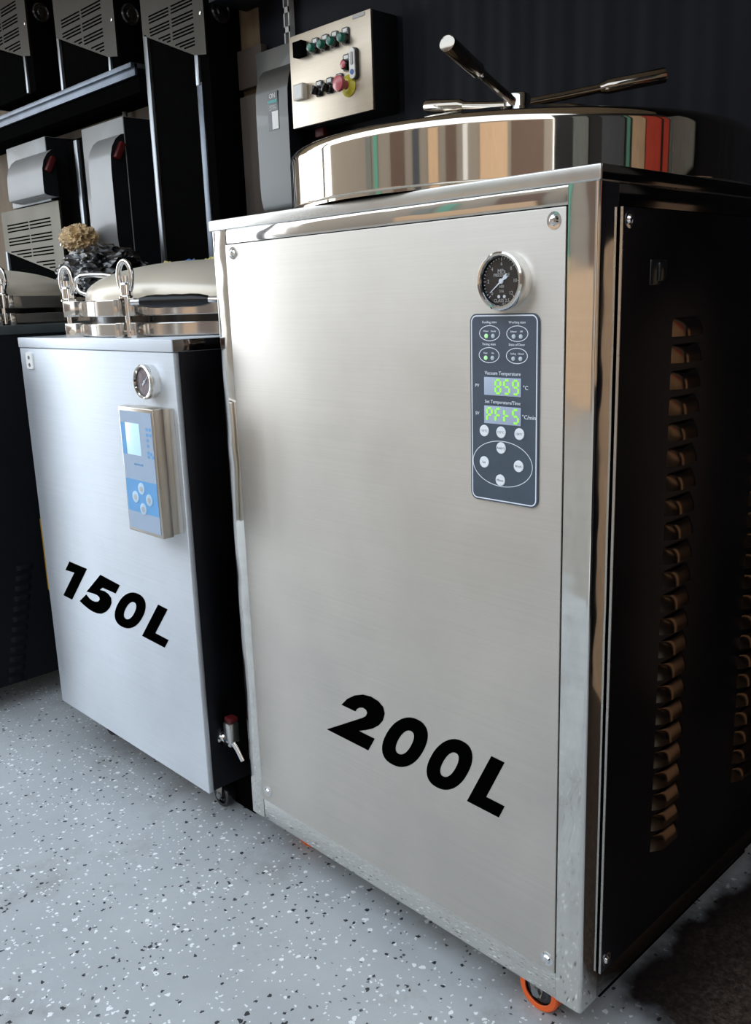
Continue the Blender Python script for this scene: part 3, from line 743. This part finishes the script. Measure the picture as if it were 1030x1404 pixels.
# ------------------------------------------------ push-button box
yb = 1.05
cb = thing('push_button_box', 'cream steel push-button control box on the wall above the drum lid', 'control box', (-1.64, YW, 1.63))
MB().box(-1.828, -1.452, yb+.006, YW-.002, 1.628, 1.906, .002).build('box_shell', 'dark_paint', cb)
cd_ = MB().box(-1.834, -1.452, yb-.004, yb+.006, 1.628, 1.906, .002).build('front_plate', 'control_steel', cb)
ypf = yb-.004
MB().box(-1.529, -1.476, ypf-.002, ypf, 1.893, 1.903).build('maker_plate', 'grey_label', cb)
def cbtn(x, z, kind):
    b = MB().prism(rrect(.030, .048, .006), front_M(x, ypf, z), .006)
    lab = {'green': 'green push button', 'black': 'black rotary switch', 'red': 'small red push button'}[kind]
    h = b.build('push_button', 'black_gloss', cb, label=lab)
    MB().box(x-.0095, x+.0095, ypf-.0072, ypf-.006, z+.010, z+.020).build('legend_tag', 'white_label', h)
    zc = z-.007
    if kind == 'green':
        MB().lathe([(.0145, 0), (.0145, .012), (.0135, .013), (0, .013)], front_M(x, ypf-.005, zc), 24, cap=False).build('collar', 'black_gloss', h)
        MB().lathe([(.0135, .010), (.0135, .022), (.011, .027), (0, .029)], front_M(x, ypf-.005, zc), 24, cap=False).build('button_cap', 'green_plastic', h)
    elif kind == 'red':
        MB().lathe([(.0145, 0), (.0145, .014), (.0125, .016), (.012, .012)], front_M(x, ypf-.005, zc), 24, cap=False).build('collar', 'black_gloss', h)
        MB().lathe([(.0115, .008), (.0115, .017), (.010, .018), (0, .018)], front_M(x, ypf-.005, zc), 24, cap=False).build('button_cap', 'pink_red', h)
    else:
        MB().lathe([(.0145, 0), (.0145, .010), (.012, .012), (0, .012)], front_M(x, ypf-.005, zc), 24, cap=False).build('collar', 'black_gloss', h)
        k = MB().box(-.006, .006, -.013, .013, 0, .020, .003, M=front_M(x, ypf-.015, zc) @ Matrix.Rotation(R(-35), 4, 'Z')); k.build('selector', 'black_gloss', h)
for x in (-1.700, -1.653, -1.608, -1.559): cbtn(x, 1.853, 'green')
cbtn(-1.558, 1.778, 'red')
for x in (-1.690, -1.640): cbtn(x, 1.727, 'black')
es = MB().prism(rrect(.030, .048, .006), front_M(-1.594, ypf, 1.730), .006).build('emergency_stop', 'black_gloss', cb, label='red mushroom emergency stop with yellow collar')
MB().box(-1.6035, -1.5845, ypf-.0072, ypf-.006, 1.740, 1.750).build('legend_tag', 'white_label', es)
MB().lathe([(.032, 0), (.032, .002), (.029, .004), (.021, .010), (.019, .012), (.012, .012)], front_M(-1.556, ypf-.001, 1.712), 36, cap=False).build('yellow_collar', 'yellow_plastic', es)
MB().lathe([(.012, .004), (.012, .030), (.022, .034), (.024, .040), (.022, .047), (.014, .050), (0, .051)], front_M(-1.556, ypf-.001, 1.714), 32, cap=False).build('mushroom_cap', 'pink_red', es)
MB().box(-1.790, -1.746, ypf-.024, ypf, 1.833, 1.879, .002).build('relay_block', 'black_matte', cb, label='black square block')
MB().box(-1.802, -1.752, ypf-.022, ypf, 1.706, 1.755, .003).build('meter_block', 'pale_case', cb, label='pale square meter housing')
MB().box(-1.797, -1.757, ypf-.0228, ypf-.0215, 1.711, 1.750).build('meter_window', 'white_label', cb)
ph_ = MB().prism(rrect(.026, .090, .012), front_M(-1.520, ypf, 1.768), .012).build('handle_plate', 'black_gloss', cb)
MB().prism(rrect(.024, .086, .0115), front_M(-1.523, ypf-.012, 1.768), .004).build('handle_face', 'white_label', ph_)
MB().prism(rrect(.010, .036, .004), front_M(-1.523, ypf-.016, 1.782), .003).build('handle_slot', 'grey_label', ph_)
MB().lathe([(.0075, 0), (.0075, .002), (0, .002)], front_M(-1.523, ypf-.016, 1.744), 20, cap=False).build('blue_badge', 'blue_sticker', ph_)
hd = MB().box(-1.79, -1.745, yb+.05, yb+.07, 1.600, 1.6275, .004).build('red_latch', 'dull_red'); hd_ = hd
adopt(hd, cb)

# ------------------------------------------------ loose stuff behind the lids
def crumple(name, mat, c, rx, ry, rz, seed, amp, label, cat, group=None, sub=4, freq=9):
    from mathutils import noise
    t = bmesh.new(); bmesh.ops.create_icosphere(t, subdivisions=sub, radius=1)
    for v in t.verts:
        d = v.co.normalized(); k = 1+amp*noise.ridged_multi_fractal(d*freq*.18+Vector((seed, seed*2, 0)), .8, 2.1, 4, 1, 2)*.5-amp*.5
        v.co = Vector((d.x*rx*k, d.y*ry*k, d.z*rz*k))+Vector(c)
    m = MB(); m._add(t); o = m.build(name, mat, None, smooth=25); return tag(o, label, cat, group)
crumple('bin_bag', 'black_plastic', (-2.86, .845, 1.215), .27, .12, .095, 3.1, .4, 'crumpled black plastic bag behind the smaller domed lids', 'bag', sub=5, freq=12)
crumple('paper_bundle', 'crumpled', (-3.03, .85, 1.358), .095, .06, .05, 7.7, .6, 'crumpled tan paper bundle on the black plastic bag', 'paper', sub=5, freq=16)
for wx, wm, wl in ((-2.405, 'wrapper_yellow', 'crumpled pale yellow wrapper under the tall black opening, left of the blue one'), (-2.265, 'wrapper_blue', 'crumpled blue wrapper between two pale yellow ones under the tall black opening'), (-2.115, 'wrapper_yellow', 'crumpled pale yellow wrapper under the tall black opening, right of the blue one')):
    crumple('wrapper', wm, (wx, .88, 1.174), .052, .04, .054, 1.3+wx, .7, wl, 'wrapper', 'crumpled wrappers')
sh = MB().box(-3.45, -1.60, .76, .985, 1.080, 1.105, .003).build('work_bench', 'black_matte')
tag(sh, 'dark bench top behind the smaller cabinets carrying the black bag', 'bench')
for x in (-3.40, -1.65):
    for y in (.79, .955):
        adopt(MB().box(x-.02, x+.02, y-.02, y+.02, FLOOR_Z, 1.080).build('leg', 'black_matte'), sh)

# ================================================================== setting
def slab(name, mat, *b): return struct(MB().box(*b).build(name, mat, smooth=0))
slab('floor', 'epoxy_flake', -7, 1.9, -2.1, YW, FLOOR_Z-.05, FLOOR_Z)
slab('wall_back_left', 'plywood', -9, -2.13, YW, YW+.06, FLOOR_Z, 3.0)
slab('wall_back_right', 'navy', -2.13, 1.9, YW, YW+.06, FLOOR_Z, 3.0)
tr = MB().box(-2.20, -1.2, YW-.16, YW, 2.085, 2.30)
struct(tr.build('trim_1', 'dark_paint', smooth=0))
slab('wall_right', 'wall_dark', 1.9, 1.96, -1.3, YW+.06, FLOOR_Z, 3.0)
for k_, (ya, yb_, mt) in enumerate(((-.85, -.55, 'street_sage'), (-.30, .10, 'street_slate'), (.14, .20, 'street_green'), (.24, .48, 'street_tan'), (.50, .80, 'street_red'), (.86, .97, 'street_red'), (1.0, 1.06, 'street_sage'), (1.08, 1.15, 'street_white'))):
    slab('trim_%d' % (k_+5), mt, 1.87, 1.9, ya, yb_, 1.33, 2.2)  # unseen colour panels, added for their reflections in the drum lid
slab('reflector_right', 'street_tan', 1.87, 1.9, -1.3, YW-.1, .80, 1.32)  # unseen tan board added to reflect in the louvre ends
slab('trim_13', 'street_tan', .60, .90, YW-.09, YW-.07, FLOOR_Z, 1.19)  # unseen board, set here for its reflection in the corner post
slab('trim_14', 'street_sage', 1.05, 1.85, YW-.09, YW-.07, 1.4, 2.2)  # unseen panel, kept high to reflect in the drum lid only
slab('ceiling', 'ceiling_wood', -9, 1.96, -.6, YW+.06, 3.0, 3.06)
# hanging dark sheet with vertical folds behind the drum lid
V = []; F = []; n = 160
for i in range(n+1):
    x = -1.40+1.95*i/n; y = YW-.03+.004*math.sin(i*.31)*math.sin(i*.23+1)+.0012*math.sin(i*1.3)
    V += [(x, y, FLOOR_Z+.01), (x, y, 2.9)]
for i in range(n): F.append((2*i, 2*i+2, 2*i+3, 2*i+1))
tp = MB().raw(V, F).build('dark_curtain', 'navy', smooth=80); tag(tp, 'dark navy hanging sheet with vertical folds behind the drum lid', 'curtain')

# street outside the open front (seen only in the polished steel)
slab('ground_outside', 'pavement', -30, 14, -14, -2.1, FLOOR_Z-.06, FLOOR_Z-.008)
slab('wall_street', 'street_brick', -13.5, 10, -7.4, -7.0, FLOOR_Z-.05, 4.2)
for k_, (xa, xb, mt, zt_) in enumerate(((-5.6, -5.0, 'street_sage', 3.2), (-4.75, -4.35, 'street_green', 3.4), (-3.2, -2.2, 'street_brown', 3.4), (-1.6, -1.2, 'street_slate', 3.6), (-.6, 0, 'street_tan', 3.0),
                                        (.5, 1.1, 'street_brown', 3.4), (1.5, 1.8, 'street_white', 3.5), (2.6, 4.6, 'street_tan', 3.0), (5.0, 8.5, 'street_brown', 3.4))):
    slab('trim_%d' % (k_+15), mt, xa, xb, -7.0, -6.92, FLOOR_Z, zt_)
slab('trim_30', 'street_tan', -6.5, -2.4, -6.90, -6.86, FLOOR_Z, 1.35)
slab('trim_2', 'street_dark', -5.2, -5.1, -1.95, -1.75, FLOOR_Z, 3.2)

# ================================================================== light and camera
w = bpy.data.worlds.new('World'); S.world = w; w.use_nodes = True
nt = w.node_tree; nt.nodes.clear()
wo = N(nt, 'ShaderNodeOutputWorld'); bg = N(nt, 'ShaderNodeBackground'); L(nt, bg.outputs[0], wo.inputs[0])
tc = N(nt, 'ShaderNodeTexCoord'); sx = N(nt, 'ShaderNodeSeparateXYZ'); L(nt, tc.outputs['Generated'], sx.inputs[0])
c = ramp(nt, sx.outputs['Z'], [(0.0, (.55, .55, .54)), (.02, (.95, .97, 1.0)), (.35, (.86, .93, 1.0)), (1.0, (.68, .82, 1.0))])
L(nt, c, bg.inputs[0]); bg.inputs[1].default_value = 2.6

def area(name, loc, to, sx_, sy_, e, col):
    l = bpy.data.lights.new(name, 'AREA'); l.shape = 'RECTANGLE'; l.size = sx_; l.size_y = sy_; l.energy = e; l.color = col
    o = bpy.data.objects.new(name, l); COL.objects.link(o); o.location = loc
    o.rotation_euler = (Vector(to)-Vector(loc)).to_track_quat('-Z', 'Y').to_euler(); return o
area('daylight_left', (-5.6, -1.25, 1.3), (0, -1.25, 1.3), 2.0, 2.7, 62, (.80, .90, 1.0))

cam = bpy.data.cameras.new('camera'); co = bpy.data.objects.new('camera', cam); COL.objects.link(co)
co.location = (.63242093, -1.00410599, 1.06675264)
co.rotation_euler = (R(76.72523488), R(1.83962519), R(45.6989057))
cam.sensor_fit = 'HORIZONTAL'; cam.sensor_width = 36; cam.lens = 1231.4403734/1030*36
cam.clip_start = .01; cam.clip_end = 100
S.camera = co
S.view_settings.view_transform = 'Standard'; S.view_settings.look = 'None'; S.view_settings.exposure = 0
